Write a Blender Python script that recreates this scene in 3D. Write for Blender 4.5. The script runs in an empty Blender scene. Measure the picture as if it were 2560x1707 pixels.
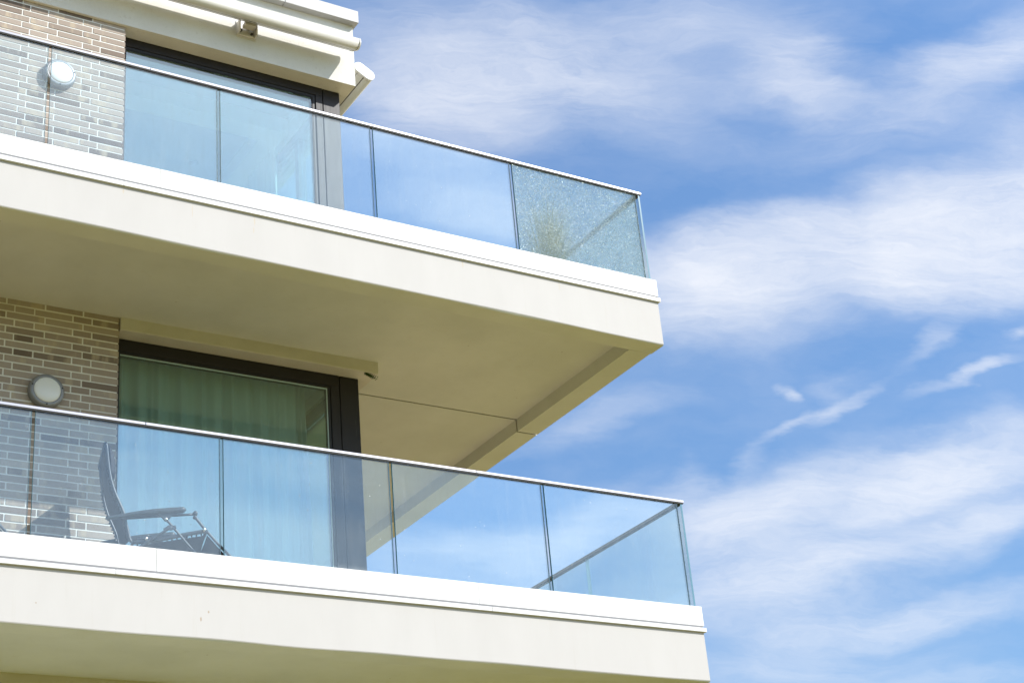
import bpy, bmesh, math, random
from mathutils import Vector, Matrix
random.seed(7)
R = math.radians
S = bpy.context.scene
COL = S.collection

# ------------------------------------------------------------------ camera
CAM = Vector((-8.40633, -10.31376, -6.32691))
AX = Vector((0.853239428682497, -0.5146505876747653, -0.08436379524170656))      # right
AY = Vector((-0.16370298501280708, -0.41789049749567764, 0.8936268039851488))    # up
AZ = Vector((-0.49516038819705943, -0.7486670185795776, -0.440810486776011))     # back
FPX = 4184.589
cam = bpy.data.cameras.new('camera')
co = bpy.data.objects.new('camera', cam)
COL.objects.link(co)
co.matrix_world = Matrix((( AX.x, AY.x, AZ.x, CAM.x), (AX.y, AY.y, AZ.y, CAM.y), (AX.z, AY.z, AZ.z, CAM.z), (0, 0, 0, 1)))
cam.sensor_width = 36.0
cam.lens = 36.0 * FPX / 2560.0
cam.clip_start = 0.1
cam.clip_end = 20000
S.camera = co
S.cycles.transparent_max_bounces = 32
S.cycles.max_bounces = 12
S.cycles.glossy_bounces = 6
S.cycles.transmission_bounces = 10
S.cycles.diffuse_bounces = 5
S.cycles.caustics_reflective = False
S.cycles.caustics_refractive = False
S.view_settings.view_transform = 'Standard'
S.view_settings.look = 'None'
S.view_settings.gamma = 1.0
S.view_settings.use_curve_mapping = False
S.view_settings.exposure = 0.72

# ------------------------------------------------------------------ sun
SUND = Vector((0.95, -1.0, 1.092)).normalized()       # towards the sun
sun = bpy.data.lights.new('sun', 'SUN')
sun.energy = 3.6
sun.angle = R(0.53)
sun.color = (1.0, 0.97, 0.92)
so = bpy.data.objects.new('sun', sun)
so.rotation_euler = SUND.to_track_quat('Z', 'Y').to_euler()
so.location = SUND * 60
COL.objects.link(so)
SUN_EL = math.asin(SUND.z)
SUN_ROT = math.atan2(SUND.x, SUND.y)


# ------------------------------------------------------------------ node helper
class NT:
    def __init__(self, tree):
        self.t = tree
        self.n = tree.nodes
        self.l = tree.links

    def _in(self, node, idx, v):
        s = node.inputs[idx]
        if v is None:
            return
        if hasattr(v, 'is_output'):
            self.l.new(v, s)
        else:
            s.default_value = v

    def math(self, op, a, b=None, clamp=False):
        n = self.n.new('ShaderNodeMath'); n.operation = op; n.use_clamp = clamp
        self._in(n, 0, a); self._in(n, 1, b)
        return n.outputs[0]

    def vm(self, op, a, b=None):
        n = self.n.new('ShaderNodeVectorMath'); n.operation = op
        self._in(n, 0, a); self._in(n, 1, b)
        return n.outputs['Value'] if op in ('LENGTH', 'DOT_PRODUCT', 'DISTANCE') else n.outputs['Vector']

    def comb(self, x, y, z):
        n = self.n.new('ShaderNodeCombineXYZ')
        self._in(n, 0, x); self._in(n, 1, y); self._in(n, 2, z)
        return n.outputs[0]

    def sep(self, v):
        n = self.n.new('ShaderNodeSeparateXYZ'); self._in(n, 0, v)
        return n.outputs

    def mapping(self, v, loc=(0, 0, 0), rot=(0, 0, 0), sc=(1, 1, 1), kind='POINT'):
        n = self.n.new('ShaderNodeMapping'); n.vector_type = kind
        self._in(n, 0, v)
        n.inputs['Location'].default_value = loc
        n.inputs['Rotation'].default_value = rot
        n.inputs['Scale'].default_value = sc
        return n.outputs[0]

    def noise(self, v, scale, detail=4, rough=0.5, dist=0.0, out=0):
        n = self.n.new('ShaderNodeTexNoise')
        self._in(n, 'Vector', v)
        n.inputs['Scale'].default_value = scale
        n.inputs['Detail'].default_value = detail
        n.inputs['Roughness'].default_value = rough
        n.inputs['Distortion'].default_value = dist
        return n.outputs[out]

    def voro(self, v, scale, feature='F1', out='Distance'):
        n = self.n.new('ShaderNodeTexVoronoi'); n.feature = feature
        self._in(n, 'Vector', v)
        n.inputs['Scale'].default_value = scale
        return n.outputs[out]

    def mr(self, v, a, b, c=0.0, d=1.0, smooth=False):
        n = self.n.new('ShaderNodeMapRange')
        n.interpolation_type = 'SMOOTHSTEP' if smooth else 'LINEAR'
        self._in(n, 0, v)
        n.inputs[1].default_value = a; n.inputs[2].default_value = b
        n.inputs[3].default_value = c; n.inputs[4].default_value = d
        return n.outputs[0]

    def mix(self, f, a, b, blend='MIX'):
        n = self.n.new('ShaderNodeMix'); n.data_type = 'RGBA'; n.blend_type = blend
        self._in(n, 0, f)
        self._in(n, 6, a if hasattr(a, 'is_output') else tuple(a) + (1,) * (4 - len(a)))
        self._in(n, 7, b if hasattr(b, 'is_output') else tuple(b) + (1,) * (4 - len(b)))
        return n.outputs[2]

    def bump(self, h, strength=0.3, dist=0.01):
        n = self.n.new('ShaderNodeBump')
        n.inputs['Strength'].default_value = strength
        n.inputs['Distance'].default_value = dist
        self._in(n, 'Height', h)
        return n.outputs[0]

    def pos(self):
        return self.n.new('ShaderNodeNewGeometry').outputs['Position']


# ------------------------------------------------------------------ sky
W = bpy.data.worlds.new('World')
S.world = W
W.use_nodes = True
w = NT(W.node_tree)
w.n.clear()
sky = w.n.new('ShaderNodeTexSky')
sky.sky_type = 'NISHITA'
sky.sun_disc = False
sky.sun_elevation = SUN_EL
sky.sun_rotation = SUN_ROT
sky.air_density = 1.0
sky.dust_density = 0.1
sky.ozone_density = 4.0
dirv = w.n.new('ShaderNodeTexCoord').outputs['Generated']
dirv = w.vm('NORMALIZE', dirv)
cf = w.vm('DOT_PRODUCT', dirv, tuple(-AZ))
cfs = w.math('MAXIMUM', cf, 0.05)
uu = w.math('DIVIDE', w.vm('DOT_PRODUCT', dirv, tuple(AX)), cfs)
vv = w.math('DIVIDE', w.vm('DOT_PRODUCT', dirv, tuple(AY)), cfs)
uv = w.comb(uu, vv, 0.0)
# gentle warp so that every edge frays
wr = w.vm('SUBTRACT', w.noise(w.mapping(uv, rot=(0, 0, R(-14)), sc=(8, 20, 1)), 1.0, 5, 0.55, out=1), (0.5, 0.5, 0.5))
wr2 = w.vm('SUBTRACT', w.noise(w.mapping(uv, rot=(0, 0, R(-20)), sc=(34, 60, 1)), 1.0, 4, 0.6, out=1), (0.5, 0.5, 0.5))
uvw = w.vm('ADD', uv, w.vm('MULTIPLY', wr, (0.085, 0.055, 0)))
uvw = w.vm('ADD', uvw, w.vm('MULTIPLY', wr2, (0.018, 0.006, 0)))
# cirrus banks: centre px, centre py, half length, half width (on a 2352 grid), tilt, density
BANKS = [
    (1080, 165, 420, 210, -12, .66), (1380, 175, 420, 130, -22, .38), (960, 260, 280, 150, 5, .45), (1550, 70, 480, 150, 0, .40),
    (1840, 165, 170, 110, -25, .62), (2190, 175, 300, 120, 16, .58), (2350, 100, 220, 100, 10, .40), (1780, 210, 260, 60, -10, .22),
    (2050, 300, 400, 90, 5, .25), (2330, 330, 200, 80, 20, .3),
    (1600, 650, 270, 170, 8, .74), (1880, 610, 560, 185, 11, .90), (2280, 545, 380, 185, 12, .86), (2080, 655, 220, 100, -20, .60),
    (1830, 515, 300, 75, 6, .42), (2250, 440, 360, 110, 8, .5), (2340, 640, 200, 80, 5, .45),
    (1824, 886, 38, 28, -20, .50), (1850, 962, 190, 17, 24, .34), (1960, 925, 110, 20, 26, .34), (1935, 880, 90, 38, -10, .18), (2225, 878, 165, 19, 14, .34),
    (2260, 868, 60, 22, 20, .28), (2336, 762, 50, 26, 25, .40), (2130, 800, 110, 36, 40, .3), (1690, 1060, 70, 36, 45, .2),
    (1640, 1195, 280, 105, 10, .66), (1930, 1120, 440, 120, 15, .74), (2260, 1050, 340, 115, 17, .74), (2100, 1140, 260, 70, 20, .5), (1580, 1110, 70, 50, -60, .25),
    (1700, 1330, 330, 120, 8, .75), (2030, 1270, 420, 100, 12, .62), (2330, 1180, 220, 75, 14, .55),
    (1920, 1425, 340, 75, 6, .58), (2200, 1390, 300, 60, 10, .35), (1850, 1530, 520, 80, 3, .35), (2200, 1560, 300, 40, 5, .3),
    (1300, 1230, 300, 90, 28, .5), (1050, 1270, 260, 90, 10, .45), (1270, 985, 230, 50, 14, .22), (1450, 930, 200, 50, 10, .2), (1150, 480, 300, 110, -15, .35),
]
acc = None
for (cx, cy, hl, hw, an, de) in BANKS:
    k = 2560.0 / 2352.0
    loc = ((cx * k - 1280) / FPX, -(cy * k - 853.5) / FPX, 0)
    m = w.mapping(uvw, loc, (0, 0, R(an)), (hl * k / FPX, hw * k / FPX, 1), 'TEXTURE')
    g = w.mr(w.vm('LENGTH', m), 1.14, -0.08, 0.0, de * .97, True)
    acc = g if acc is None else w.math('ADD', acc, g)
st = w.noise(w.mapping(uvw, rot=(0, 0, R(-15)), sc=(17, 120, 1)), 1.0, 8, 0.64)
st2 = w.noise(w.mapping(uvw, rot=(0, 0, R(-8)), sc=(9, 22, 1)), 1.0, 6, 0.6)
st3 = w.noise(w.mapping(uvw, rot=(0, 0, R(-17)), sc=(60, 420, 1)), 1.0, 7, 0.66)
tex = w.math('ADD', w.mr(st3, .3, .7, -.11, .11), w.math('ADD', w.mr(st, .25, .75, .66, 1.08), w.mr(st2, .3, .7, -.26, .22)))
bank = w.math('MULTIPLY', acc, tex)
veil = w.mr(st2, .32, .78, 0.0, .13)
bank = w.math('ADD', bank, veil)
cone = w.mr(cf, 0.80, 0.90, 0.0, 1.0, True)
# the rest of the sky: cirrus on a high flat layer
zs_ = w.math('MAXIMUM', w.sep(dirv)[2], 0.04)
pl = w.vm('DIVIDE', dirv, w.comb(zs_, zs_, zs_))
ci = w.noise(w.mapping(pl, rot=(0, 0, R(35)), sc=(0.9, 2.4, 1)), 1.0, 7, 0.58, 0.6)
ci = w.math('MULTIPLY', w.mr(ci, .34, .68, 0.16, .84, True), w.mr(w.sep(dirv)[2], .40, .56, .45, 1.0))
mask = w.math('ADD', w.math('MULTIPLY', bank, cone), w.math('MULTIPLY', ci, w.math('SUBTRACT', 1.0, cone)))
mask = w.math('SUBTRACT', 1.0, w.math('POWER', 2.718, w.math('MULTIPLY', w.math('MAXIMUM', w.math('SUBTRACT', mask, 0.02), 0.0), -1.18)))
CLOUD = (4.15, 4.2, 4.35)
# thin cloud scatters forward: brighter towards the sun
ph = w.mr(w.vm('DOT_PRODUCT', dirv, tuple(SUND)), 0.35, 1.0, 0.0, 1.0)
ph = w.math('ADD', w.math('MULTIPLY', w.math('MULTIPLY', ph, ph), 2.0), 1.0)
cl = w.vm('MULTIPLY', w.comb(ph, ph, ph), CLOUD)
hz = w.mr(w.sep(dirv)[2], 0.10, 0.62, 0.58, 0.92)
skyb = w.vm('MULTIPLY', sky.outputs[0], w.comb(w.math('MULTIPLY', hz, 0.93), w.math('MULTIPLY', hz, 1.02), w.math('MULTIPLY', hz, 1.06)))
# hazy aureole round the sun
au = w.mr(w.vm('DOT_PRODUCT', dirv, tuple(SUND)), 0.72, 1.0, 0.0, 1.0, True)
skyb = w.vm('ADD', skyb, w.vm('MULTIPLY', w.comb(au, au, au), (2.0, 2.15, 2.3)))
skyc = w.mix(w.math('MAXIMUM', mask, 0.0), skyb, cl)
bg = w.n.new('ShaderNodeBackground')
w.l.new(skyc, bg.inputs[0])
bg.inputs[1].default_value = 0.15
wo = w.n.new('ShaderNodeOutputWorld')
w.l.new(bg.outputs[0], wo.inputs[0])


# ------------------------------------------------------------------ materials
def mat(name, base=(.5, .5, .5), rough=.5, metal=0., spec=.5, build=None):
    m = bpy.data.materials.new(name)
    m.use_nodes = True
    t = NT(m.node_tree)
    b = t.n['Principled BSDF']
    b.inputs['Base Color'].default_value = tuple(base) + (1,)
    b.inputs['Roughness'].default_value = rough
    b.inputs['Metallic'].default_value = metal
    b.inputs['Specular IOR Level'].default_value = spec
    if build:
        build(t, b)
    return m


def mottled(c0, c1, scale, bump=.15, bscale=220, bd=.004):
    def f(t, b):
        p = t.pos()
        n = t.noise(p, scale, 5, .6)
        t.l.new(t.mix(t.mr(n, .35, .65), c0, c1), b.inputs['Base Color'])
        t.l.new(t.bump(t.noise(p, bscale, 3, .6), bump, bd), b.inputs['Normal'])
    return f


def spots(t, p, lst):
    """sum of small soft-edged stains at world points: (x, y, z, half x, half z)"""
    acc = None
    for (x, y, z, hx, hz) in lst:
        q = t.mapping(p, (x, y, z), (0, 0, 0), (hx, .25, hz), 'TEXTURE')
        q = t.vm('ADD', q, t.vm('MULTIPLY', t.vm('SUBTRACT', t.noise(p, 60, 3, .6, out=1), (.5, .5, .5)), (1.6, 0, .5)))
        g = t.mr(t.vm('LENGTH', q), 1., .45, 0., 1., True)
        acc = g if acc is None else t.math('MAXIMUM', acc, g)
    return acc


def fascia_build(t, b):
    p = t.pos()
    n = t.noise(t.mapping(p, sc=(1, 1, .35)), 3.2, 5, .6)
    c = t.mix(t.mr(n, .35, .65), (.487, .467, .450), (.507, .487, .470))
    fine = t.mr(t.noise(p, 45, 4, .7), .62, .74, 0, .22)
    c = t.mix(fine, c, (.43, .41, .375))
    run = t.noise(t.mapping(p, sc=(1, 1, .05)), 16, 4, .7)
    c = t.mix(t.mr(run, .60, .78, 0, .22), c, (.40, .36, .29))
    st = spots(t, p, [(-3.853, 0, .37, .007, .055), (-3.862, 0, .285, .006, .035), (-4.36, 0, .34, .004, .075), (-2.0, 0, .385, .008, .045), (-4.90, 0, .39, .007, .035), (-1.05, 0, .375, .005, .05)])
    c = t.mix(t.math('MULTIPLY', st, .5), c, (.50, .40, .26))
    st = spots(t, p, [(-4.245, 0, -2.79, .008, .012), (-4.30, 0, -2.845, .009, .020), (-5.42, 0, -2.83, .006, .008)])
    c = t.mix(t.math('MULTIPLY', st, .75), c, (.34, .25, .17))
    t.l.new(c, b.inputs['Base Color'])
    t.l.new(t.bump(t.noise(p, 260, 3, .6), .12, .003), b.inputs['Normal'])


def soffit_build(t, b):
    p = t.pos()
    n = t.noise(p, 1.6, 6, .6)
    c = t.mix(t.mr(n, .35, .65), (.60, .61, .565), (.66, .67, .625))
    v = t.voro(p, 3.1, 'F1', 'Distance')
    c = t.mix(t.mr(v, .030, .012, 0, .6), c, (.28, .24, .17))
    dk = t.mr(t.noise(p, 11, 5, .7), .60, .72, 0, .18)
    c = t.mix(dk, c, (.50, .47, .38))
    t.l.new(c, b.inputs['Base Color'])
    t.l.new(t.bump(t.noise(p, 300, 3, .6), .25, .003), b.inputs['Normal'])


def render_build(c0, c1):
    def f(t, b):
        p = t.pos()
        n = t.noise(p, 2.2, 5, .6)
        c = t.mix(t.mr(n, .35, .65), c0, c1)
        g = t.noise(p, 130, 3, .7)
        c = t.mix(t.mr(g, .55, .75, 0, .28), c, (.42, .37, .28))
        d = t.noise(p, 18, 4, .7)
        c = t.mix(t.mr(d, .60, .74, 0, .28), c, (.36, .31, .22))
        t.l.new(c, b.inputs['Base Color'])
        t.l.new(t.bump(g, .55, .006), b.inputs['Normal'])
    return f


def brick_build(t, b):
    p = t.pos()
    g = t.n.new('ShaderNodeNewGeometry')
    rnd = g.outputs['Random Per Island']
    off = t.comb(t.math('MULTIPLY', rnd, 37.0), t.math('MULTIPLY', rnd, 11.0), 0.0)
    q = t.vm('ADD', p, off)
    r = t.n.new('ShaderNodeValToRGB')
    r.color_ramp.elements[0].position = 0.0
    r.color_ramp.elements[0].color = (.245, .195, .162, 1)
    r.color_ramp.elements[1].position = 1.0
    r.color_ramp.elements[1].color = (.41, .348, .30, 1)
    for ps, c in ((.10, (.155, .12, .10, 1)), (.25, (.325, .266, .226, 1)), (.6, (.365, .304, .26, 1))):
        e = r.color_ramp.elements.new(ps); e.color = c
    t.l.new(rnd, r.inputs[0])
    c = r.outputs[0]
    blot = t.noise(t.mapping(q, sc=(9, 1, 2.2)), 1.0, 3, .5)
    c = t.mix(t.mr(blot, .54, .66, 0, .62, True), c, (.50, .42, .315))
    strk = t.noise(t.mapping(q, sc=(260, 1, 26)), 1.0, 3, .7)
    c = t.mix(t.mr(strk, .48, .72, 0, .22), c, (.22, .17, .13))
    t.l.new(c, b.inputs['Base Color'])
    t.l.new(t.bump(t.math('ADD', strk, t.noise(q, 140, 4, .7)), .22, .003), b.inputs['Normal'])


def mortar_build(t, b):
    p = t.pos()
    c = t.mix(t.noise(p, 40, 4, .7), (.70, .69, .66), (.80, .79, .76))
    t.l.new(c, b.inputs['Base Color'])
    t.l.new(t.bump(t.noise(p, 300, 3, .7), .4, .004), b.inputs['Normal'])


def metal_white(t, b):
    p = t.pos()
    n = t.noise(t.mapping(p, sc=(2, 2, 9)), 2.0, 5, .6)
    c = t.mix(t.mr(n, .55, .75, 0, 1), (.68, .676, .665), (.63, .626, .61))
    t.l.new(c, b.inputs['Base Color'])


def glass(name, tint, k, ior, dirt=0.04, coat=(.90, .985, 1)):
    m = bpy.data.materials.new(name)
    m.use_nodes = True
    t = NT(m.node_tree)
    t.n.clear()
    out = t.n.new('ShaderNodeOutputMaterial')
    tr = t.n.new('ShaderNodeBsdfTransparent')
    tr.inputs[0].default_value = tuple(tint) + (1,)
    gl = t.n.new('ShaderNodeBsdfGlossy')
    gl.inputs['Roughness'].default_value = 0.0
    gl.inputs['Color'].default_value = tuple(coat) + (1,)
    fr = t.n.new('ShaderNodeFresnel'); fr.inputs[0].default_value = ior
    # the far face of a thin pane is hit from inside: keep its reflectance the same as the near face
    ge = t.n.new('ShaderNodeNewGeometry')
    fr2 = t.n.new('ShaderNodeFresnel'); fr2.inputs[0].default_value = 1.0 / ior if ior else 1
    f0 = t.math('MULTIPLY', fr.outputs[0], k, True)
    mx = t.n.new('ShaderNodeMixShader')
    inc = t.vm('DOT_PRODUCT', ge.outputs['Incoming'], ge.outputs['Normal'])
    c = t.math('SUBTRACT', 1.0, t.math('ABSOLUTE', inc), True)
    r0 = ((ior - 1) / (ior + 1)) ** 2
    sch = t.math('ADD', t.math('MULTIPLY', t.math('POWER', c, 5.0), 1 - r0), r0)
    t.l.new(t.math('MULTIPLY', sch, k, True), mx.inputs[0])
    t.l.new(tr.outputs[0], mx.inputs[1]); t.l.new(gl.outputs[0], mx.inputs[2])
    for nd in (fr, fr2):
        t.n.remove(nd)
    last = mx.outputs[0]
    if dirt:
        p = ge.outputs['Position']
        d = t.noise(t.mapping(p, sc=(1, 1, .10)), 22, 5, .75)
        sp = t.voro(p, 9, 'F1', 'Distance')
        f = t.math('ADD', t.mr(d, .5, .8, 0, dirt), t.mr(sp, .060, .020, 0, .40), True)
        df = t.n.new('ShaderNodeBsdfDiffuse'); df.inputs[0].default_value = (.7, .72, .72, 1)
        m2 = t.n.new('ShaderNodeMixShader')
        t.l.new(f, m2.inputs[0]); t.l.new(last, m2.inputs[1]); t.l.new(df.outputs[0], m2.inputs[2])
        last = m2.outputs[0]
    t.l.new(last, out.inputs[0])
    return m


def crazed_glass():
    m = bpy.data.materials.new('crazed_glass')
    m.use_nodes = True
    t = NT(m.node_tree)
    t.n.clear()
    out = t.n.new('ShaderNodeOutputMaterial')
    p = t.pos()
    pw = t.vm('ADD', p, t.vm('MULTIPLY', t.noise(p, 30, 2, .5, out=1), (.02, .0, .02)))
    edge = t.voro(pw, 105, 'DISTANCE_TO_EDGE', 'Distance')
    cell = t.voro(pw, 105, 'F1', 'Color')
    cr = t.mr(edge, .10, .02, 0., 1.)
    hgt = t.math('ADD', t.sep(cell)[0], t.math('MULTIPLY', t.noise(p, 220, 2, .5), .6))
    nb = t.bump(t.math('ADD', hgt, t.math('MULTIPLY', edge, 2.5)), .60, .004)
    tr = t.n.new('ShaderNodeBsdfTransparent'); tr.inputs[0].default_value = (.87, .95, .95, 1)
    rf = t.n.new('ShaderNodeBsdfRefraction'); rf.inputs['Color'].default_value = (.87, .95, .95, 1)
    rf.inputs['IOR'].default_value = 1.14; rf.inputs['Roughness'].default_value = .05
    t.l.new(nb, rf.inputs['Normal'])
    m1 = t.n.new('ShaderNodeMixShader')
    m1.inputs[0].default_value = .40
    t.l.new(tr.outputs[0], m1.inputs[1]); t.l.new(rf.outputs[0], m1.inputs[2])
    gl = t.n.new('ShaderNodeBsdfGlossy'); gl.inputs['Roughness'].default_value = .12
    gl.inputs['Color'].default_value = (.9, 1., .98, 1)
    t.l.new(nb, gl.inputs['Normal'])
    m2 = t.n.new('ShaderNodeMixShader'); m2.inputs[0].default_value = .05
    t.l.new(m1.outputs[0], m2.inputs[1]); t.l.new(gl.outputs[0], m2.inputs[2])
    df = t.n.new('ShaderNodeBsdfDiffuse'); df.inputs[0].default_value = (.62, .74, .72, 1)
    tl = t.n.new('ShaderNodeBsdfTranslucent'); tl.inputs[0].default_value = (.62, .74, .72, 1)
    a = t.n.new('ShaderNodeMixShader'); a.inputs[0].default_value = .5
    t.l.new(df.outputs[0], a.inputs[1]); t.l.new(tl.outputs[0], a.inputs[2])
    m3 = t.n.new('ShaderNodeMixShader')
    big = t.mr(t.noise(p, 3.0, 3, .6), .35, .7, .05, .13)
    spark = t.mr(t.sep(cell)[1], .965, .985, 0, .5)
    f = t.math('ADD', t.math('ADD', t.math('MULTIPLY', cr, big), t.mr(t.sep(cell)[2], .2, 1., .03, .26)), t.math('MULTIPLY', spark, .8), True)
    t.l.new(f, m3.inputs[0]); t.l.new(m2.outputs[0], m3.inputs[1]); t.l.new(a.outputs[0], m3.inputs[2])
    t.l.new(m3.outputs[0], out.inputs[0])
    return m


def weave(c0, c1):
    def f(t, b):
        p = t.pos()
        n = t.noise(t.mapping(p, sc=(1, 1, 1)), 700, 2, .5)
        t.l.new(t.mix(n, c0, c1), b.inputs['Base Color'])
        t.l.new(t.bump(n, .4, .002), b.inputs['Normal'])
    return f


def curtain_build(t, b):
    p = t.pos()
    n = t.noise(t.mapping(p, sc=(14, 14, .6)), 1., 4, .6)
    t.l.new(t.mix(n, (.52, .58, .60), (.70, .76, .78)), b.inputs['Base Color'])


def dark_frame(t, b):
    p = t.pos()
    st = t.noise(t.mapping(p, sc=(60, 60, 3.5)), 1., 4, .7)
    c = t.mix(t.mr(st, .66, .74, 0, .22), (.020, .018, .019), (.30, .29, .28))
    t.l.new(c, b.inputs['Base Color'])
    t.l.new(t.mr(st, .3, .8, .34, .55), b.inputs['Roughness'])
    b.inputs['Specular IOR Level'].default_value = .3


def grass_ground(t, b):
    p = t.pos()
    n = t.noise(p, .22, 6, .6)
    c = t.mix(t.mr(n, .35, .65), (.180, .158, .040), (.245, .208, .062))
    g = t.noise(p, 9, 4, .7)
    c = t.mix(t.mr(g, .5, .8, 0, .5), c, (.12, .125, .03))
    t.l.new(c, b.inputs['Base Color'])
    t.l.new(t.bump(g, .6, .05), b.inputs['Normal'])


def blades(c0, c1, tr=False):
    def f(t, b):
        g = t.n.new('ShaderNodeNewGeometry')
        t.l.new(t.mix(g.outputs['Random Per Island'], c0, c1), b.inputs['Base Color'])
    return f


M = dict(
    fascia=mat('painted_fascia', rough=.7, spec=.3, build=fascia_build),
    soffit=mat('painted_soffit', rough=.85, spec=.2, build=soffit_build),
    lintel=mat('cream_render', rough=.9, spec=.2, build=render_build((.64, .63, .595), (.71, .70, .665))),
    concrete=mat('concrete_lintel', rough=.9, spec=.2, build=render_build((.56, .535, .47), (.63, .605, .54))),
    brick=mat('brown_brick', rough=.85, spec=.25, build=brick_build),
    mortar=mat('pale_mortar', rough=.95, spec=.1, build=mortar_build),
    white=mat('white_aluminium', rough=.38, spec=.5, build=metal_white),
    gap_shade=mat('grey_gap_shade', (.20, .20, .21), .7),  # flat grey that stands in for the shade inside the base gap
    gasket=mat('black_gasket', (.012, .012, .013), .6),
    alu=mat('brushed_aluminium', (.31, .31, .345), .40, .7),
    coping=mat('grey_coping', rough=.45, spec=.5, build=mottled((.33, .326, .322), (.37, .366, .36), 3, .05)),
    frame=mat('anthracite_frame', rough=.35, build=dark_frame),
    seal=mat('black_seal', (.012, .012, .013), .5),
    pane=glass('window_glass', (.78, .91, .895), 2.3, 1.72, 0.0, (.80, .925, 1)),
    rail_glass=glass('laminated_glass', (.905, .958, .965), 1.6, 1.55, 0.05),
    edge=mat('glass_edge', (.09, .21, .27), .15, 0, .8),
    crazed=crazed_glass(),
    curtain=mat('sheer_curtain', rough=.9, spec=.1, build=curtain_build),
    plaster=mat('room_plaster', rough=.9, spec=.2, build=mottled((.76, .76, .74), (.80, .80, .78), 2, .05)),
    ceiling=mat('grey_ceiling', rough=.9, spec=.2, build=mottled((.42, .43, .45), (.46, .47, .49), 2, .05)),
    wood=mat('room_floor', rough=.5, build=mottled((.34, .24, .15), (.42, .30, .19), 6, .05)),
    deck=mat('deck_tiles', rough=.8, build=mottled((.62, .46, .27), (.72, .55, .34), 5, .2)),
    awning=mat('white_powder_coat', rough=.30, spec=.5, build=mottled((.66, .65, .625), (.70, .69, .665), 2.5, .03)),
    awn_grey=mat('awning_bracket_metal', (.62, .59, .54), .5, .2),
    slot=mat('dark_slot', (.05, .045, .04), .8),
    lampring=mat('lamp_ring_grey', (.25, .255, .265), .42, .3),
    lens=mat('opal_lens', (.80, .81, .82), .25, 0, .5),
    tube=mat('grey_steel_tube', (.065, .07, .08), .4, .4),
    plastic=mat('dark_plastic', (.030, .038, .045), .45),
    mesh=mat('grey_mesh_fabric', rough=.85, spec=.2, build=weave((.030, .029, .034), (.060, .056, .062))),
    lace=mat('black_lacing', (.02, .02, .022), .6),
    bolt=mat('bright_bolt', (.75, .75, .75), .25, .9),
    straw=mat('ornamental_grass', rough=.6, build=blades((.15, .165, .05), (.56, .43, .18))),
    fern=mat('green_fern', rough=.6, build=blades((.035, .085, .012), (.07, .13, .02))),
    pot=mat('planter_grey', rough=.7, build=mottled((.22, .22, .22), (.27, .27, .27), 6, .1)),
    soil=mat('soil', (.05, .035, .025), .95),
    ground=mat('dry_grass', rough=.95, spec=.1, build=grass_ground),
    light=mat('downlight_grey', (.30, .32, .36), .4),
)


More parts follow.
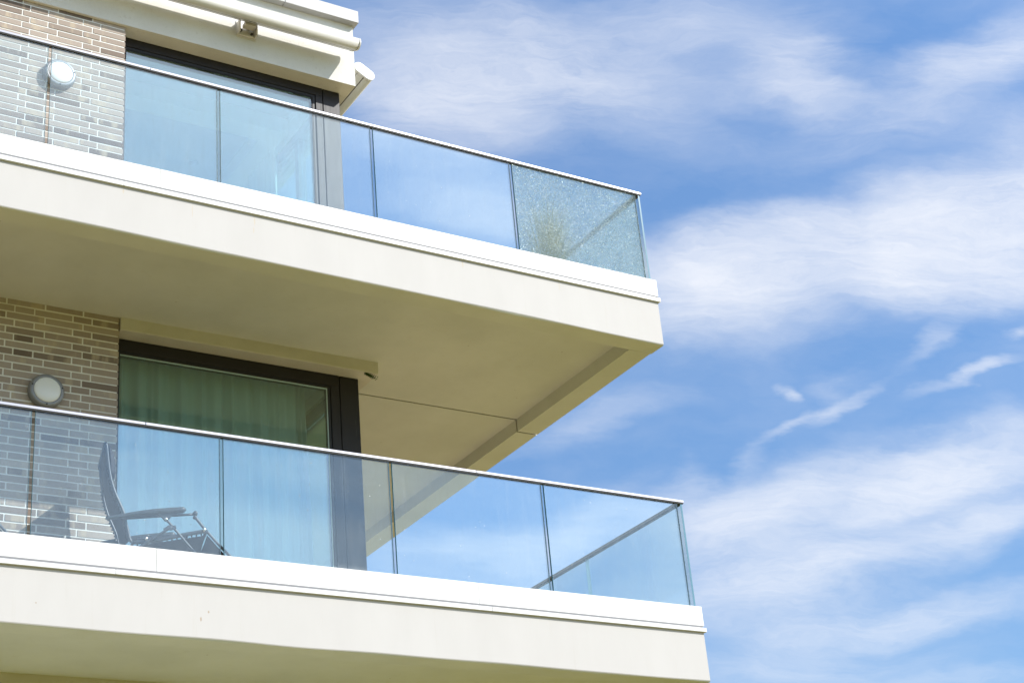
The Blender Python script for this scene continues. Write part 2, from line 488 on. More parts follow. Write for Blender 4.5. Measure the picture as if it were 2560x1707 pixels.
# ------------------------------------------------------------------ mesh helper
class MB:
    def __init__(self):
        self.v = []; self.f = []; self.smooth = []

    def add(self, vs, fs, smooth=False):
        o = len(self.v)
        self.v += [Vector(p) for p in vs]
        for f in fs:
            self.f.append([i + o for i in f]); self.smooth.append(smooth)
        return self

    def box(self, x0, x1, y0, y1, z0, z1):
        x0, x1 = min(x0, x1), max(x0, x1); y0, y1 = min(y0, y1), max(y0, y1); z0, z1 = min(z0, z1), max(z0, z1)
        vs = [(x0, y0, z0), (x1, y0, z0), (x1, y1, z0), (x0, y1, z0), (x0, y0, z1), (x1, y0, z1), (x1, y1, z1), (x0, y1, z1)]
        return self.add(vs, [(0, 3, 2, 1), (4, 5, 6, 7), (0, 1, 5, 4), (1, 2, 6, 5), (2, 3, 7, 6), (3, 0, 4, 7)])

    def cbox(self, x0, x1, y0, y1, z0, z1, c=.003):
        """box with small chamfers"""
        bm = bmesh.new()
        r = bmesh.ops.create_cube(bm, size=1)
        for q in bm.verts:
            q.co = Vector(((x0 + x1) / 2 + q.co.x * abs(x1 - x0), (y0 + y1) / 2 + q.co.y * abs(y1 - y0), (z0 + z1) / 2 + q.co.z * abs(z1 - z0)))
        bmesh.ops.bevel(bm, geom=list(bm.edges), offset=c, segments=2, affect='EDGES', profile=.5)
        bm.verts.index_update()
        self.add([q.co.copy() for q in bm.verts], [[q.index for q in f.verts] for f in bm.faces])
        bm.free()
        return self

    def prism(self, prof, axis, a, b, smooth=False, caps=True, n=1, jitter=None):
        """extrude a closed profile along axis; profile pairs are the two other axes in xyz order"""
        m = len(prof)
        vs = []
        for k in range(n + 1):
            t = a + (b - a) * k / n
            for i, (p, q) in enumerate(prof):
                if jitter:
                    p, q = jitter(t, i, p, q)
                vs.append({'x': (t, p, q), 'y': (p, t, q), 'z': (p, q, t)}[axis])
        fs = []
        for k in range(n):
            for i in range(m):
                j = (i + 1) % m
                fs.append((k * m + i, k * m + j, (k + 1) * m + j, (k + 1) * m + i))
        self.add(vs, fs, smooth)
        if caps:
            o = len(self.v) - len(vs)
            self.f.append([o + i for i in range(m)][::-1]); self.smooth.append(False)
            self.f.append([o + n * m + i for i in range(m)]); self.smooth.append(False)
        return self

    def tube(self, path, r, seg=10, smooth_path=True):
        P = [Vector(p) for p in path]
        if smooth_path and len(P) > 2:
            Q = []
            for i in range(len(P) - 1):
                p0 = P[max(i - 1, 0)]; p1 = P[i]; p2 = P[i + 1]; p3 = P[min(i + 2, len(P) - 1)]
                for k in range(4):
                    t = k / 4
                    Q.append(.5 * ((2 * p1) + (p2 - p0) * t + (2 * p0 - 5 * p1 + 4 * p2 - p3) * t * t + (3 * p1 - p0 - 3 * p2 + p3) * t ** 3))
            Q.append(P[-1]); P = Q
        vs = []
        ref = None
        for i, p in enumerate(P):
            d = (P[min(i + 1, len(P) - 1)] - P[max(i - 1, 0)]).normalized()
            if ref is None:
                ref = d.orthogonal().normalized()
            ref = (ref - d * ref.dot(d)).normalized()
            s = d.cross(ref)
            for k in range(seg):
                a = 2 * math.pi * k / seg
                vs.append(p + (ref * math.cos(a) + s * math.sin(a)) * r)
        fs = []
        for i in range(len(P) - 1):
            for k in range(seg):
                k2 = (k + 1) % seg
                fs.append((i * seg + k, i * seg + k2, (i + 1) * seg + k2, (i + 1) * seg + k))
        self.add(vs, fs, True)
        o = len(self.v) - len(vs)
        self.f.append([o + k for k in range(seg)][::-1]); self.smooth.append(False)
        self.f.append([o + (len(P) - 1) * seg + k for k in range(seg)]); self.smooth.append(False)
        return self

    def lathe(self, prof, c, axis=Vector((0, 0, 1)), seg=40):
        """revolve (radius, height) pairs about axis through c"""
        axis = axis.normalized(); a = axis.orthogonal().normalized(); b = axis.cross(a)
        c = Vector(c); vs = []; fs = []
        for (r, h) in prof:
            for k in range(seg):
                t = 2 * math.pi * k / seg
                vs.append(c + axis * h + (a * math.cos(t) + b * math.sin(t)) * r)
        for i in range(len(prof) - 1):
            for k in range(seg):
                k2 = (k + 1) % seg
                fs.append((i * seg + k, i * seg + k2, (i + 1) * seg + k2, (i + 1) * seg + k))
        return self.add(vs, fs, True)

    def grid(self, fn, nu, nv):
        vs = [fn(i / nu, j / nv) for i in range(nu + 1) for j in range(nv + 1)]
        fs = [(i * (nv + 1) + j, (i + 1) * (nv + 1) + j, (i + 1) * (nv + 1) + j + 1, i * (nv + 1) + j + 1) for i in range(nu) for j in range(nv)]
        return self.add(vs, fs, True)


def origin(o):
    p = Vector((0, 0, 0))
    while o:
        p = p + o.location; o = o.parent
    return p


def obj(name, mb, m, parent=None, loc=None):
    """one mesh object; vertices are given in world coordinates"""
    me = bpy.data.meshes.new(name)
    base = origin(parent) + (Vector(loc) if loc else Vector((0, 0, 0)))
    me.from_pydata([tuple(v - base) for v in mb.v], [], mb.f)
    for p, s in zip(me.polygons, mb.smooth):
        p.use_smooth = s
    me.validate()
    bm = bmesh.new(); bm.from_mesh(me); bmesh.ops.recalc_face_normals(bm, faces=bm.faces); bm.to_mesh(me); bm.free()
    me.materials.append(M[m])
    o = bpy.data.objects.new(name, me)
    COL.objects.link(o)
    if parent:
        o.parent = parent
    if loc:
        o.location = loc
    return o


def split(name, boxes, m, parent=None, chamfer=0.):
    """one part per box"""
    out = []
    for bx in boxes:
        mb = MB()
        mb.cbox(*bx, chamfer) if chamfer else mb.box(*bx)
        out.append(obj(name, mb, m, parent))
    return out


def tag(o, label=None, cat=None, group=None, kind=None):
    for k, v in (('label', label), ('category', cat), ('group', group), ('kind', kind)):
        if v:
            o[k] = v
    return o


def thing(name, loc, label, cat, group=None):
    o = bpy.data.objects.new(name, None)
    o.empty_display_size = .2
    COL.objects.link(o)
    o.location = loc
    return tag(o, label, cat, group)


# ------------------------------------------------------------------ ground
GZ = -8.0
g = MB(); g.add([(-4000, -4000, GZ), (4000, -4000, GZ), (4000, 4000, GZ), (-4000, 4000, GZ)], [(0, 1, 2, 3)])
tag(obj('ground', g, 'ground'), 'dry grass lawn around the foot of the building', None, None, 'structure')

# ------------------------------------------------------------------ building
XL, XE = -9.5, -2.19      # left limit, right side of the building body
YF, YW = 1.465, 1.60      # brick face, window frame face
bld = thing('apartment_building', (-5, 4, GZ), 'modern cream and brown brick apartment block with two long white balconies', 'building')


def brick_wall(name, z0, z1, seed, bond):
    rnd = random.Random(seed)
    mo = MB().box(XL, -4.42, YF + .0035, YF + .22, z0, z1)
    br = MB()
    x1 = -4.413
    n = int((z1 - z0) / .0623) + 3
    k0 = int(math.floor((.0773 - z1) / .0623)) - 1
    for k in range(k0, k0 + n + 2):
        zt = .0773 - .0623 * k - .007 + (0 if bond == 'low' else .004)
        zb = zt - .0485
        zt_, zb_ = min(zt, z1 - .002), max(zb, z0 + .002)
        if zt_ - zb_ < .008:
            continue
        if k % 2 == (1 if bond == 'low' else 0):
            lens = [.304]
            nxt = lambda i: .308
        else:
            lens = [.231]
            st = rnd.choice([0, 0, 1]) if bond != 'low' else 0
            nxt = (lambda i, s=st: .157 if (i + s) % 2 == 1 else .308)
        x = x1
        i = 0
        first = True
        while x > XL:
            L = lens[0] if first else nxt(i)
            first = False
            i += 1
            a, c = x - L + .0125, x
            j = rnd.uniform(-.0012, .0012)
            y0 = YF + rnd.uniform(-.0015, .0012)
            br.box(a + rnd.uniform(-.001, .001), c, y0, YF + .03, zb_ + j, zt_ + j)
            x -= L
    o = obj(name, mo, 'mortar', bld)
    obj('brickwork', br, 'brick', o)
    return o


brick_wall('brick_wall', .40, 3.10, 3, 'high')
brick_wall('brick_wall', -2.60, .13, 5, 'low')

# upper lintel, roof and coping
up = MB()
prof = [(1.435, 3.045), (1.435, 3.80), (1.80, 3.80), (1.80, 3.045)]
up.prism(prof, 'x', XL, -2.148)
up.box(-2.47, -2.148, 1.80, 9.0, 3.045, 3.80)
obj('lintel', up, 'lintel', bld)
obj('roof', MB().box(XL, -2.47, 1.80, 9.0, 3.12, 3.80), 'plaster', bld)
split('roof_coping', [(XL, -2.897, 1.358, 1.84, 3.747, 3.888), (-2.894, -2.118, 1.358, 1.84, 3.747, 3.888), (-2.50, -2.118, 1.845, 9.0, 3.747, 3.888)], 'coping', bld, .004)

# lower lintels (one under each balcony slab)
for dz in (0.0, -3.0):
    lo = MB()
    lo.prism([(1.452, .014), (1.446, .020), (1.446, .129), (1.78, .129), (1.78, .014)], 'x', -4.405 if dz == 0 else XL, -2.065)
    lo.box(-2.32, -2.065, 1.78, 9.0, .014, .129)
    for v in lo.v:
        v.z += dz
    obj('lintel', lo, 'concrete', bld)

# side and back walls, partitions (each storey)
for k, (z0, z1) in enumerate(((.50, 3.12), (-2.50, .13), (GZ, -2.87))):
    ztop = min(z1, (3.045, .014, -2.986)[k])
    wl = [(-2.44, -2.25, 5.2, 8.998, z0, ztop), (XL, -2.25, 9.0, 9.2, z0, z1), (-6.2, -6.05, 1.72, 8.998, z0, z1), (XL - .2, XL - .002, 1.45, 9.2, z0, z1)]
    if k == 2:
        wl.append((XL, -2.25, 1.66, 1.718, z0, ztop))
    split('room_wall', wl, 'plaster', bld)
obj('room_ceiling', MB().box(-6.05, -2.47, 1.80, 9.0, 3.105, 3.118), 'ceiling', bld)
# ceiling bulkheads in the upper room
split('ceiling_bulkhead', [(-6.05, -2.48, 2.27, 2.50, 2.93, 3.104), (-2.69, -2.48, 2.502, 9.0, 2.93, 3.104)], 'plaster', bld)
split('room_floor', [(-6.05, -2.44, 1.76, 9.0, .504, .512), (-6.05, -2.44, 1.76, 9.0, -2.496, -2.488)], 'wood', bld)


# windows: one frame mesh each with pane, sash seal and the corner post
def window(z0, z1, xr, xd, xgl, top, seal_t):
    """z1 = head of frame, xr/xd = right edge and joint of the corner post, xgl = right edge of the glass"""
    fr = MB()
    xl = -4.55
    y0, y1 = YW, YW + .085
    zt = z1 - top
    fr.cbox(xl, xd - .004, y0, y1, zt, z1, .003)                 # head
    fr.cbox(xgl + .026, xd - .004, y0, y1, z0, zt - .0005, .003)     # right jamb
    fr.box(xl, -4.375, y0, y1, z0, zt - .0005)                       # left jamb
    fr.box(-4.374, xgl + .025, y0, y1, z0, z0 + .07)
    f = obj('window', fr, 'frame', bld)
    po = MB().cbox(xd + .004, xr, y0 + .002, y0 + .19, z0, z1, .004)
    obj('corner_post', po, 'frame', f)
    obj('post_joint', MB().box(xd - .004, xd + .004, y0 + .022, y1, z0, z1), 'seal', f)
    sl = MB()
    sl.box(-4.374, xgl + .025, y0 + .012, y1 - .01, zt - seal_t, zt - .001)
    sl.box(xgl, xgl + .025, y0 + .012, y1 - .01, z0 + .071, zt - seal_t - .0005)
    sl.box(-4.374, -4.352, y0 + .012, y1 - .01, z0 + .071, zt - seal_t - .0005)
    obj('glazing_seal', sl, 'seal', f)
    ed = MB().box(-4.351, xgl - .001, y0 + .016, y0 + .020, zt - seal_t - .010, zt - seal_t - .0005)
    ed.box(xgl - .010, xgl - .001, y0 + .016, y0 + .020, z0 + .072, zt - seal_t - .011)
    obj('glazing_bead', ed, 'glassbead' if z0 < 0 else 'frame', f)
    obj('pane', MB().box(-4.3505, xgl - .0012, y0 + .022, y0 + .046, z0 + .0715, zt - seal_t - .0012), 'pane', f)
    # return window on the right-hand side of the building
    sd = MB()
    sd.box(xr - .10, xr - .02, y0 + .20, 5.19, z1 - .11, z1 - .002)
    sd.box(xr - .10, xr - .02, y0 + .20, 5.19, z0, z0 + .08)
    ys = (1.80, 2.34, 3.75, 5.10) if z0 > 0 else (1.80, 3.40, 5.10)
    for yy in ys:
        sd.box(xr - .10, xr - .02, yy, yy + .08, z0 + .081, z1 - .111)
    s = obj('window', sd, 'frame', bld)
    split('pane', [(xr - .07, xr - .05, a + .081, b - .001, z0 + .081, z1 - .111) for a, b in zip(ys, ys[1:])], 'pane', s)
    return f


M['glassbead'] = mat('pale_glazing_bead', (.42, .55, .55), .3)
window(.50, 3.043, -2.242, -2.421, -2.521, .088, .026)
window(-2.50, .012, -2.187, -2.372, -2.486, .108, .024)
obj('downlight', MB().lathe([(0., -.004), (.040, -.004), (.052, 0.), (.052, .006), (0, .006)], (-3.02, 3.39, 3.098)), 'light', bld)


# balconies: slab parts of the building, with mitred rims and a construction joint
def wob(seed):
    r = random.Random(seed)
    ph = [(r.uniform(.6, 3.0), r.uniform(0, 6.28), r.uniform(.0006, .0016)) for _ in range(5)]
    return lambda x: sum(a * math.sin(f * x * 2 + p) for f, p, a in ph)


def under(o):
    """the underside and the inner sides of the rim carry the soffit paint"""
    o.data.materials.append(M['soffit'])
    for p in o.data.polygons:
        if p.normal.z < -.5 or p.normal.y > .9 or p.normal.x < -.9:
            p.material_index = 1


YJ = 2.094
SL = []
for (dz, h1, h2, sl, sd) in ((0.0, .423, .460, .007, 1), (-3.0, .407, .440, .003, 2)):
    wb = wob(sd); wb2 = wob(sd + 20)
    sb = MB()
    prof = [(0., h1 + .02), (0., .013), (.003, .006), (.012, 0.), (.19, 0.), (.19, .13), (.19, h1 + .02)]

    def jit(x, i, p, q, sl=sl, wb=wb, wb2=wb2, dz=dz):
        if 1 <= i <= 4:
            q = q + sl * abs(x) + (wb(x) if i < 4 else 0) + (wb2(x) if i in (1, 2) else 0)
        return p, q + dz
    sb.prism(prof, 'x', XL, 0., n=110, jitter=jit)
    rim = [(-.239, .0), (-.012, .0), (0., .012), (0., h1 + .02), (-.239, h1 + .02)]
    sb.prism([(p, q + dz) for p, q in rim], 'y', .1905, YJ - .011)
    sb.box(XL, -.2395, .1905, YJ - .011, .13 + dz, .478 + dz)
    b_ = obj('balcony', sb, 'fascia', bld)
    under(b_)
    so_ = MB().box(XL, -.2397, .1907, YJ - .0112, .1265 + dz, .1295 + dz)
    obj('soffit', so_, 'soffit', b_)
    s2 = MB()
    s2.prism([(p, q + dz) for p, q in rim], 'y', YJ + .011, 9.0)
    s2.box(XL, -.2395, YJ + .011, 9.0, .13 + dz, .478 + dz)
    b2 = obj('balcony_return', s2, 'fascia', bld)
    under(b2)
    obj('soffit', MB().box(XL, -.2397, YJ + .0112, 9.0, .1265 + dz, .1295 + dz), 'soffit', b2)
    # drip edge strip along the front and the side, in three lengths
    split('drip_edge', [(a, b, -.020, .0, h1 + dz, h2 + dz) for (a, b) in ((XL, -4.905), (-4.902, -2.0), (-1.997, .019))] + [(-.004, .019, .001, 9.0, h1 + dz, h2 + dz)], 'white', b_, .002)
    obj('upstand', MB().box(XL, -.005, .001, .10, h1 + .021 + dz, h2 - .002 + dz), 'coping', b_)
    split('deck', [(XL, -.10, .11, YW + .10, .479 + dz, .498 + dz), (-2.18, -.10, YW + .101, 9., .479 + dz, .498 + dz)], 'deck', b_)
# slab below the frame, same soffit so the lower storey closes
JX = (-1.412, -2.773, -4.131, -5.482, -6.83, -8.18, -9.5)


def balustrade(dz, h2, h3, h4, h5, h6, label, crazed):
    t = thing('balcony_railing', (-3, .03, h2 + dz), label, 'railing', 'glass railings of the two balconies')
    Z = lambda a: a + dz
    split('base_channel', [(a, b, -.008, .075, Z(h3), Z(h4)) for (a, b) in ((XL, -4.62), (-4.618, -2.10), (-2.098, .008))] + [(-.075, .008, .0755, 9.0, Z(h3), Z(h4))], 'white', t, .002)
    split('gap_shade_strip', [(XL, -.012, -.0068, .07, Z(h2 - .004), Z(h3 + .004)), (-.07, .0015, .071, 9.0, Z(h2 - .004), Z(h3 + .004))], 'gap_shade', t)  # added strip, coloured as the dark shade line between channel and drip edge
    split('handrail', [(a, b, .010, .052, Z(h6 - .022), Z(h6)) for (a, b) in ((XL, -4.702), (-4.70, -2.02), (-2.018, -.010))] + [(-.052, -.010, .053, 9.0, Z(h6 - .022), Z(h6))], 'alu', t, .003)
    split('gasket', [(XL, -.016, .014, .048, Z(h6 - .030), Z(h6 - .0222)), (-.048, -.014, .049, 9.0, Z(h6 - .030), Z(h6 - .0222))], 'gasket', t)
    z0, z1 = Z(h4 - .002), Z(h6 - .030)
    G = .014
    xs = [-.078] + list(JX)
    for i in range(len(xs) - 1):
        b = xs[i] - (0 if i == 0 else G)
        a = xs[i + 1] + G
        cr = crazed and i == 0
        p = obj('glass_panel', MB().box(a, b, .0225, .0395, z0, z1), 'crazed' if cr else 'rail_glass', t)
        if cr:
            p['label'] = 'crazed shattered safety glass panel at the corner'
        split('polished_edge', [(a - .0012, a - .0001, .0225, .0395, z0, z1), (b + .0001, b + .0012, .0225, .0395, z0, z1)], 'edge', p)
    ys = [.020, 1.455, 2.81, 4.165, 5.52, 6.875, 8.23]
    for i in range(len(ys) - 1):
        a = ys[i] + (0 if i == 0 else G); b = ys[i + 1] - G
        p = obj('glass_panel', MB().box(-.0465, -.0295, a, b, z0, z1), 'rail_glass', t)
        split('polished_edge', [(-.0465, -.0295, a - .0012, a - .0001, z0, z1), (-.0465, -.0295, b + .0001, b + .0012, z0, z1)], 'edge', p)
    return t


balustrade(0., .460, .481, .644, 1.544, 1.566, 'frameless glass railing of the upper balcony, its corner panel crazed all over', True)
balustrade(-3., .440, .458, .622, 1.518, 1.549, 'clear frameless glass railing of the lower balcony, in front of the chair', False)


# ------------------------------------------------------------------ wall lamps
def wall_lamp(z, label):
    c = Vector((-4.995, YF, z))
    t = thing('wall_lamp', c, label, 'lamp', 'round bulkhead lamps on the brick wall')
    ax = Vector((0, -1, 0))
    obj('lamp_body', MB().lathe([(0, -.004), (.136, -.004), (.139, .0), (.139, .030), (.136, .052), (.130, .060), (.110, .064), (.106, .062), (.106, .05), (0, .05)], c, ax, 64), 'lampring', t)
    obj('lens', MB().lathe([(.1055, .052), (.1045, .064), (.095, .070), (.07, .076), (.035, .079), (0.0005, .080)], c, ax, 64), 'lens', t)
    for a in (15, 165, 270):
        sc = MB().lathe([(.006, .055), (.006, .0655), (0.0005, .0665)], c + Vector((math.cos(R(a)) * .121, 0, math.sin(R(a)) * .121)), ax, 10)
        obj('screw', sc, 'gasket', t)


wall_lamp(2.345, 'round sunlit wall lamp behind the upper glass railing, casting a shadow on brick')
wall_lamp(-.640, 'grey ringed round lamp in shade, above the lower handrail on brown brick')


# ------------------------------------------------------------------ awnings
def stadium(cx, cz, a, b, th, sgn, n=14):
    """rounded cassette outline; outward direction is sgn"""
    pts = []
    u = (math.cos(th) * sgn, -math.sin(th)); v = (math.sin(th) * sgn, math.cos(th))
    s = a - b
    for k in range(n + 1):
        t = -math.pi / 2 + math.pi * k / n
        p, q = s + b * math.cos(t), b * math.sin(t)
        pts.append((cx + p * u[0] + q * v[0], cz + p * u[1] + q * v[1]))
    for k in range(n + 1):
        t = math.pi / 2 + math.pi * k / n
        p, q = -s + b * math.cos(t), b * math.sin(t)
        pts.append((cx + p * u[0] + q * v[0], cz + p * u[1] + q * v[1]))
    return pts, u, v


def awning(axis, face, sgn, a0, a1, label, brackets, end_first):
    """axis the cassette runs along; face = wall face coordinate; sgn = outward sign"""
    c = face + sgn * .188
    zc = 3.378
    th = R(30)
    loc = ((a0 + a1) / 2, c, zc) if axis == 'x' else (c, (a0 + a1) / 2, zc)
    t = thing('awning', loc, label, 'awning', 'retractable awnings under the roof edge')
    pts, u, v = stadium(c, zc, .115, .058, th, sgn)
    e = .016
    obj('cassette', MB().prism(pts, axis, a0 + e, a1 - e, smooth=True), 'awning', t)
    cap, _, _ = stadium(c, zc, .118, .061, th, sgn)
    cap2, _, _ = stadium(c, zc, .112, .055, th, sgn)
    for (p, q, s) in ((a0 + .0005, a0 + e - .0005, -1), (a1 - e + .0005, a1 - .0005, 1)):
        mb = MB().prism(cap, axis, p, q, smooth=True)
        mb.prism(cap2, axis, q + .0003 if s > 0 else p - .004, q + .004 if s > 0 else p - .0003)
        obj('end_cap', mb, 'awning', t)
    # slots of the closed front profile on the underside

    def strip(p, w_, name, m, dep=.0012):
        q0 = (c + (p - w_) * u[0] - (.058 + dep) * v[0], zc + (p - w_) * u[1] - (.058 + dep) * v[1])
        q1 = (c + (p + w_) * u[0] - (.058 + dep) * v[0], zc + (p + w_) * u[1] - (.058 + dep) * v[1])
        q2 = (q1[0] + .004 * v[0], q1[1] + .004 * v[1]); q3 = (q0[0] + .004 * v[0], q0[1] + .004 * v[1])
        obj(name, MB().prism([q0, q1, q2, q3], axis, a0 + e + .004, a1 - e - .004), m, t)
    strip(.030, .0040, 'slot', 'slot')
    strip(-.045, .0022, 'slot', 'slot')
    for bx in brackets:
        mb = MB()

        def B(o0, o1, t0, t1, z0, z1, cc=.003):
            o0, o1 = face + sgn * o0, face + sgn * o1
            if axis == 'x':
                mb.cbox(t0, t1, min(o0, o1), max(o0, o1), z0, z1, cc)
            else:
                mb.cbox(min(o0, o1), max(o0, o1), t0, t1, z0, z1, cc)
        B(.001, .010, bx - .100, bx + .100, 3.250, 3.425)
        B(.0105, .085, bx - .098, bx - .086, 3.262, 3.40)
        B(.0105, .085, bx + .070, bx + .082, 3.262, 3.40)
        B(.011, .030, bx - .084, bx + .068, 3.262, 3.282)
        B(.030, .105, bx - .050, bx + .060, 3.335, 3.372)
        b = obj('bracket', mb, 'awn_grey', t)
        for (tt, zz) in ((-.060, 3.318), (.046, 3.300), (.02, 3.36)):
            p = (bx + tt, face + sgn * .028, zz) if axis == 'x' else (face + sgn * .028, bx + tt, zz)
            bo = MB().lathe([(.012, -.02), (.012, .006), (.008, .010), (0.0005, .010)], p, Vector((0, sgn, 0)) if axis == 'x' else Vector((sgn, 0, 0)), 12)
            obj('bolt', bo, 'slot', b)
    return t


awning('x', 1.435, -1, -7.6, -2.222, 'long white awning cassette across the front of the cream lintel', (-3.27, -6.3), True)
awning('y', -2.148, 1, 1.59, 5.2, 'white awning cassette on the side wall, showing its rounded end cap', (2.5, 4.4), True)


# ------------------------------------------------------------------ curtain
def curtain():
    def f(s, q):
        x = -4.50 + 1.80 * s
        ph = 2 * math.pi * s * 11.5
        d = .046 * math.sin(ph + 1.6 * math.sin(s * 9)) + .010 * math.sin(ph * 2.3 + 2 + 2 * math.sin(s * 21))
        d *= (.7 + .5 * q)
        return Vector((x + .010 * math.cos(ph * .7) + .10 * s * q * 0, 1.86 + d, .09 - 2.55 * q))
    o = obj('curtain', MB().grid(f, 420, 10), 'curtain', None)
    tag(o, 'long pale pleated curtain hanging behind the lower window', 'curtain')

    def g(s, q):
        x = -2.70 + .14 * s + .06 * q
        ph = 2 * math.pi * s * 3
        return Vector((x, 1.93 + .02 * math.sin(ph), .09 - 2.55 * q))
    o2 = obj('stacked_edge', MB().grid(g, 60, 6), 'curtain', o)
    return o


curtain()


def side_curtain():
    def f(s, q):
        y = 2.50 + .62 * s
        return Vector((-2.52 + .022 * math.sin(2 * math.pi * s * 7) + .008 * math.sin(2 * math.pi * s * 17), y, 2.90 - 2.38 * q))
    tag(obj('curtain', MB().grid(f, 160, 8), 'plaster'), 'bright side curtain inside the upper room, seen through the window near its corner post', 'curtain')


side_curtain()


# ------------------------------------------------------------------ reclining chair
def chair():
    N0 = Vector((-4.717, .808, -1.294))
    ph = R(13)
    U = Vector((math.cos(ph), -math.sin(ph), 0)); Wv = Vector((math.sin(ph), math.cos(ph), 0))
    P = lambda u, z, w_=0.: N0 + U * u + Wv * w_ + Vector((0, 0, z))
    base = P(.35, -1.206, .235)
    t = thing('reclining_chair', base, 'folding grey mesh reclining chair beside the window on the lower balcony', 'chair', 'recliners on the lower balcony')
    BK = [(0, 0), (.007, -.032), (.014, -.099), (.023, -.172), (.034, -.244), (.052, -.322), (.078, -.399), (.106, -.463), (.135, -.534), (.15, -.598), (.166, -.663), (.183, -.735), (.200, -.762), (.235, -.768)]
    WW = .47
    bf = MB()
    for w_ in (0, WW):
        bf.tube([P(u, z, w_) for u, z in BK], .011)
    bf.tube([P(0, 0, -.002), P(-.004, .012, .05), P(-.004, .012, WW - .05), P(0, 0, WW + .002)], .011)
    obj('back_frame', bf, 'tube', t)
    sf = MB()
    SR = [(.205, -.764), (.30, -.757), (.372, -.744), (.548, -.701), (.725, -.662)]
    for w_ in (0, WW):
        sf.tube([P(u, z, w_) for u, z in SR], .015)
    sf.tube([P(.735, -.665, -.01), P(.735, -.665, WW + .01)], .012)
    sf.tube([P(.205, -.768, -.01), P(.205, -.768, WW + .01)], .010)
    obj('seat_frame', sf, 'tube', t)
    # fabric of the back with its head pillow

    def ipl(lst, s):
        s = s * (len(lst) - 1); i = min(int(s), len(lst) - 2); f = s - i
        return (lst[i][0] * (1 - f) + lst[i + 1][0] * f, lst[i][1] * (1 - f) + lst[i + 1][1] * f)
    BF = BK[:-2]

    def back(s, q):
        u, z = ipl(BF, s)
        inset = .012 if s < .28 else .045
        sag = .030 * math.sin(math.pi * q) * (.4 + s)
        return P(u + sag * -.6, z - .004, inset + (WW - 2 * inset) * q)
    b_ = MB().grid(back, 44, 14)
    ob = obj('back_sling', b_, 'mesh', t)
    pl_ = MB()

    def pil(s, q):
        a = 2 * math.pi * q
        wv = -.004 + (WW + .008) * s
        puff = .045 * (1 - abs(2 * s - 1) ** 4) + .012
        cz = -.115 + .105 * math.cos(a)
        return P(.022 + puff * .55 * (1 + math.sin(a)) + (-cz - .1) * .1, cz, wv)
    pl_.grid(pil, 18, 26)
    obj('head_pillow', pl_, 'mesh', t)

    def seat(s, q):
        u = .215 + .515 * s; z = -.770 + .098 * s + (.012 if s < .3 else 0) * 0
        return P(u, z - .045 * math.sin(math.pi * q) - .012, .03 + (WW - .06) * q)
    obj('seat_sling', MB().grid(seat, 20, 14), 'mesh', t)

    def leg(s, q):
        u = .745 + .30 * s; z = -.680 - .35 * s
        return P(u, z - .02 * math.sin(math.pi * q), .03 + (WW - .06) * q)
    obj('leg_sling', MB().grid(leg, 14, 10), 'mesh', t)
    lc = MB()
    rl = random.Random(4)
    for w_, s_ in ((0, 1), (WW, -1)):
        for k in range(20):
            s = .30 + .68 * k / 20
            u, z = ipl(BF, s)
            lc.tube([P(u - .012, z, w_ - s_ * .004), P(u - .016, z - .012, w_ + s_ * .02), P(u - .006, z - .022, w_ + s_ * .050)], .0065, 6)
        for k in range(14):
            s = k / 13
            u = .24 + .46 * s; z = -.772 + .098 * s
            lc.tube([P(u, z + .010, w_ - s_ * .006), P(u, z - .012, w_ + s_ * .012), P(u + .006, z - .006, w_ + s_ * .04)], .0055, 6)
    obj('lacing', lc, 'lace', t)
    for w_, s_ in ((0, -1), (WW, 1)):
        wo_ = w_ + s_ * .030
        ar = MB()
        A0, A1 = (.000, -.600), (.585, -.512)

        def arm(s, q, wo_=wo_):
            a = 2 * math.pi * q
            u = A0[0] + (A1[0] - A0[0]) * s; z = A0[1] + (A1[1] - A0[1]) * s + .010 * math.sin(math.pi * s)
            end = min(1., (min(s, 1 - s) * 26) ** .5) if 0 < s < 1 else .05
            hw = (.014 + .012 * min(1, s * 2.2)) * end
            hh = (.011 + .010 * min(1, s * 1.6)) * end
            ca, sa = math.cos(a), math.sin(a)
            sq = (abs(ca) ** 4 + abs(sa) ** 4) ** -.25
            return P(u, z + hh * sa * sq, wo_ + hw * ca * sq)
        ar.grid(arm, 40, 16)
        arm_o = obj('armrest', ar, 'plastic', t)
        br = MB()
        pts = [(.365, -.548), (.520, -.530), (.515, -.548), (.478, -.566), (.452, -.598), (.425, -.598), (.412, -.580)]
        vs = [P(u, z, wo_ - .006) for u, z in pts] + [P(u, z, wo_ + .010) for u, z in pts]
        n = len(pts)
        br.add(vs, [list(range(n))[::-1], [n + i for i in range(n)]] + [(i, (i + 1) % n, n + (i + 1) % n, n + i) for i in range(n)])
        obj('arm_bracket', br, 'plastic', arm_o)
        ub = MB().tube([P(.150, -.582, w_), P(.400, -.556, w_), P(.645, -.533, w_)], .0095)
        obj('arm_tube', ub, 'tube', t)
        kn = MB().lathe([(0.0005, -.018), (.014, -.018), (.017, -.012), (.017, .012), (.014, .018), (0.0005, .018)], P(.655, -.527, w_), Wv, 16)
        kn.lathe([(0.0005, -.014), (.013, -.014), (.013, .014), (0.0005, .014)], P(.651, -.556, w_), Wv, 16)
        obj('knuckle', kn, 'plastic', t)
        lt = MB().tube([P(.652, -.552, w_), P(.717, -.636, w_), P(.815, -.752, w_), P(.904, -.846, w_), P(1.06, -1.02, w_)], .0105)
        obj('leg_rest_tube', lt, 'tube', t)
        x1 = MB().tube([P(.430, -.575, w_ + s_ * .020), P(.497, -.652, w_ + s_ * .016), P(.640, -.823, w_ + s_ * .012), P(.955, -1.198, w_ + s_ * .012)], .009)
        obj('leg', x1, 'tube', t)
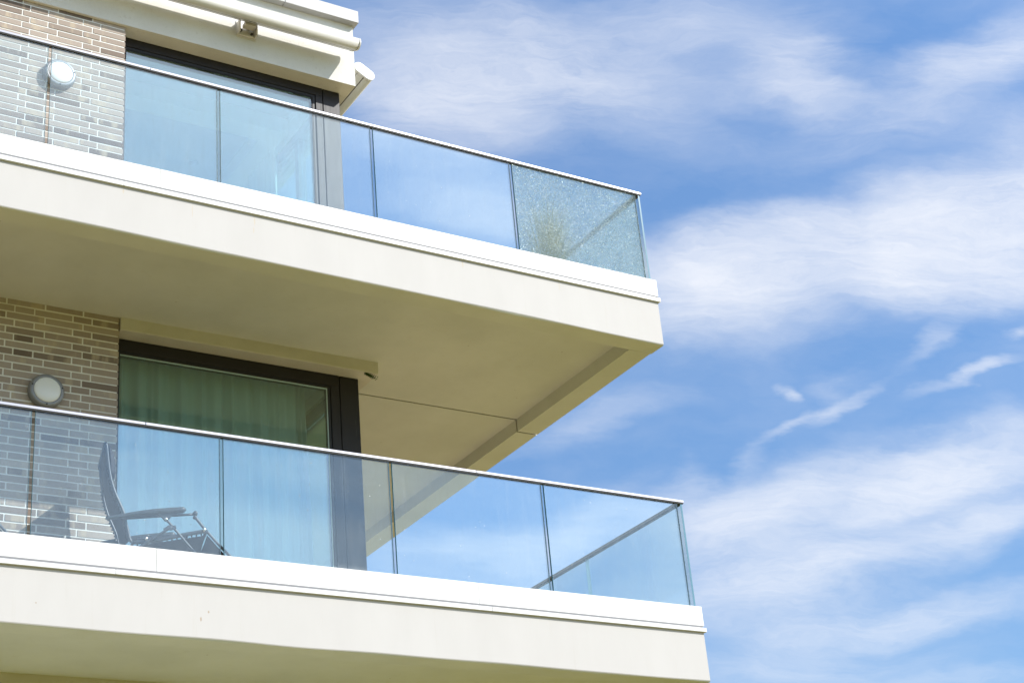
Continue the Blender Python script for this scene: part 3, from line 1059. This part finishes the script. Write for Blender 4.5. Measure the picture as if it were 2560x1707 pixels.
        x2 = MB().tube([P(.482, -.650, w_ + s_ * .034), P(.342, -.744, w_ + s_ * .034), P(-.29, -1.198, w_ + s_ * .034)], .0095)
        obj('leg', x2, 'tube', t)
        gp = MB()
        pts = [(.505, -.640), (.512, -.662), (.478, -.676), (.446, -.674), (.425, -.682), (.418, -.668), (.455, -.640)]
        vs = [P(u, z, wo_ - .012) for u, z in pts] + [P(u, z, wo_ - .002) for u, z in pts]
        n = len(pts)
        gp.add(vs, [list(range(n))[::-1], [n + i for i in range(n)]] + [(i, (i + 1) % n, n + (i + 1) % n, n + i) for i in range(n)])
        obj('pivot_plate', gp, 'tube', t)
        for (u, z) in ((.497, -.650), (.297, -.745), (.716, -.662), (.437, -.590)):
            bo = MB().lathe([(.011, -.01), (.011, .018), (.008, .022), (0.0005, .022)], P(u, z, w_ + s_ * .02), Wv * s_, 14)
            obj('bolt', bo, 'bolt', t)
    for (u, z) in ((.955, -1.195), (-.29, -1.195), (1.06, -1.02)):
        obj('cross_tube', MB().tube([P(u, z, -.03), P(u, z, WW + .03)], .010), 'tube', t)
    return t


def copy_tree(o, parent=None):
    c = o.copy()
    COL.objects.link(c)
    if parent:
        c.parent = parent
    for ch in [x for x in bpy.data.objects if x.parent == o]:
        copy_tree(ch, c)
    return c


ch1 = chair()
ch2 = copy_tree(ch1)
ch2.location = ch1.location + Vector((-1.515, .18, 0))
ch2['label'] = 'second recliner at the left picture edge, only its slanted leg tube showing'


# ------------------------------------------------------------------ plants
def planter():
    c = Vector((-.69, .62, .498))
    t = thing('potted_plant', c, 'tall wispy ornamental grass in a pot behind the crazed glass panel', 'plant')
    obj('pot', MB().lathe([(0.0005, .001), (.125, .001), (.135, .01), (.165, .36), (.172, .365), (.172, .39), (.155, .39), (.150, .355), (.02, .35)], c, seg=32), 'pot', t)
    obj('soil', MB().lathe([(.0005, .362), (.149, .362), (.149, .356)], c, seg=24), 'soil', t)
    mb = MB()
    r = random.Random(11)
    for i in range(420):
        a = r.uniform(0, 6.283); rr = .105 * math.sqrt(r.random())
        b = c + Vector((rr * math.cos(a), rr * math.sin(a), .36))
        L = r.choice([r.uniform(.35, .7), r.uniform(.65, 1.0)]) * (1 - .35 * (rr / .105) ** 2)
        lean = r.uniform(.01, .20) * (rr / .105 + .25)
        a2 = a + r.uniform(-.7, .7)
        D = Vector((math.cos(a2), math.sin(a2), 0))
        side = Vector((math.cos(r.uniform(0, 6.28)), math.sin(r.uniform(0, 6.28)), 0)).normalized()
        wd = r.uniform(.0022, .0044)
        vs = []
        for k in range(6):
            s = k / 5
            p = b + Vector((0, 0, L * s * (1 - .15 * lean * s))) + D * (lean * 1.1 * s ** 1.9)
            ww = wd * (1 - s) ** .6 + .0003
            vs += [p - side * ww, p + side * ww]
        mb.add(vs, [(2 * k, 2 * k + 1, 2 * k + 3, 2 * k + 2) for k in range(5)])
    obj('blades', mb, 'straw', t)


planter()


def fern():
    c = Vector((-2.185, 1.478, .016))
    mb = MB()
    r = random.Random(2)
    for i in range(9):
        a = r.uniform(-.5, .9); L = r.uniform(.04, .115)
        D = Vector((math.cos(a), -.35 * r.random(), -.08 - .30 * r.random())).normalized()
        s_ = D.cross(Vector((0, 0, 1))).normalized()
        st = c + Vector((r.uniform(-.03, .02), r.uniform(-.012, .012), -.002))
        for k in range(7):
            p = st + D * (L * (k + .5) / 7) - Vector((0, 0, .02)) * (k / 7) ** 2
            for sg in (-1, 1):
                q = p + s_ * sg * .017 * (1 - k / 9) + D * .010
                n = Vector((0, 0, 1)) * .006
                mb.add([p, (p + q) / 2 + n + D * .004, q, (p + q) / 2 - n * 1.3], [(0, 1, 2, 3)])
    o = obj('fern', mb, 'fern', None)
    tag(o, 'tiny green fern sprouting under the lintel corner above the dark window post', 'plant')


fern()
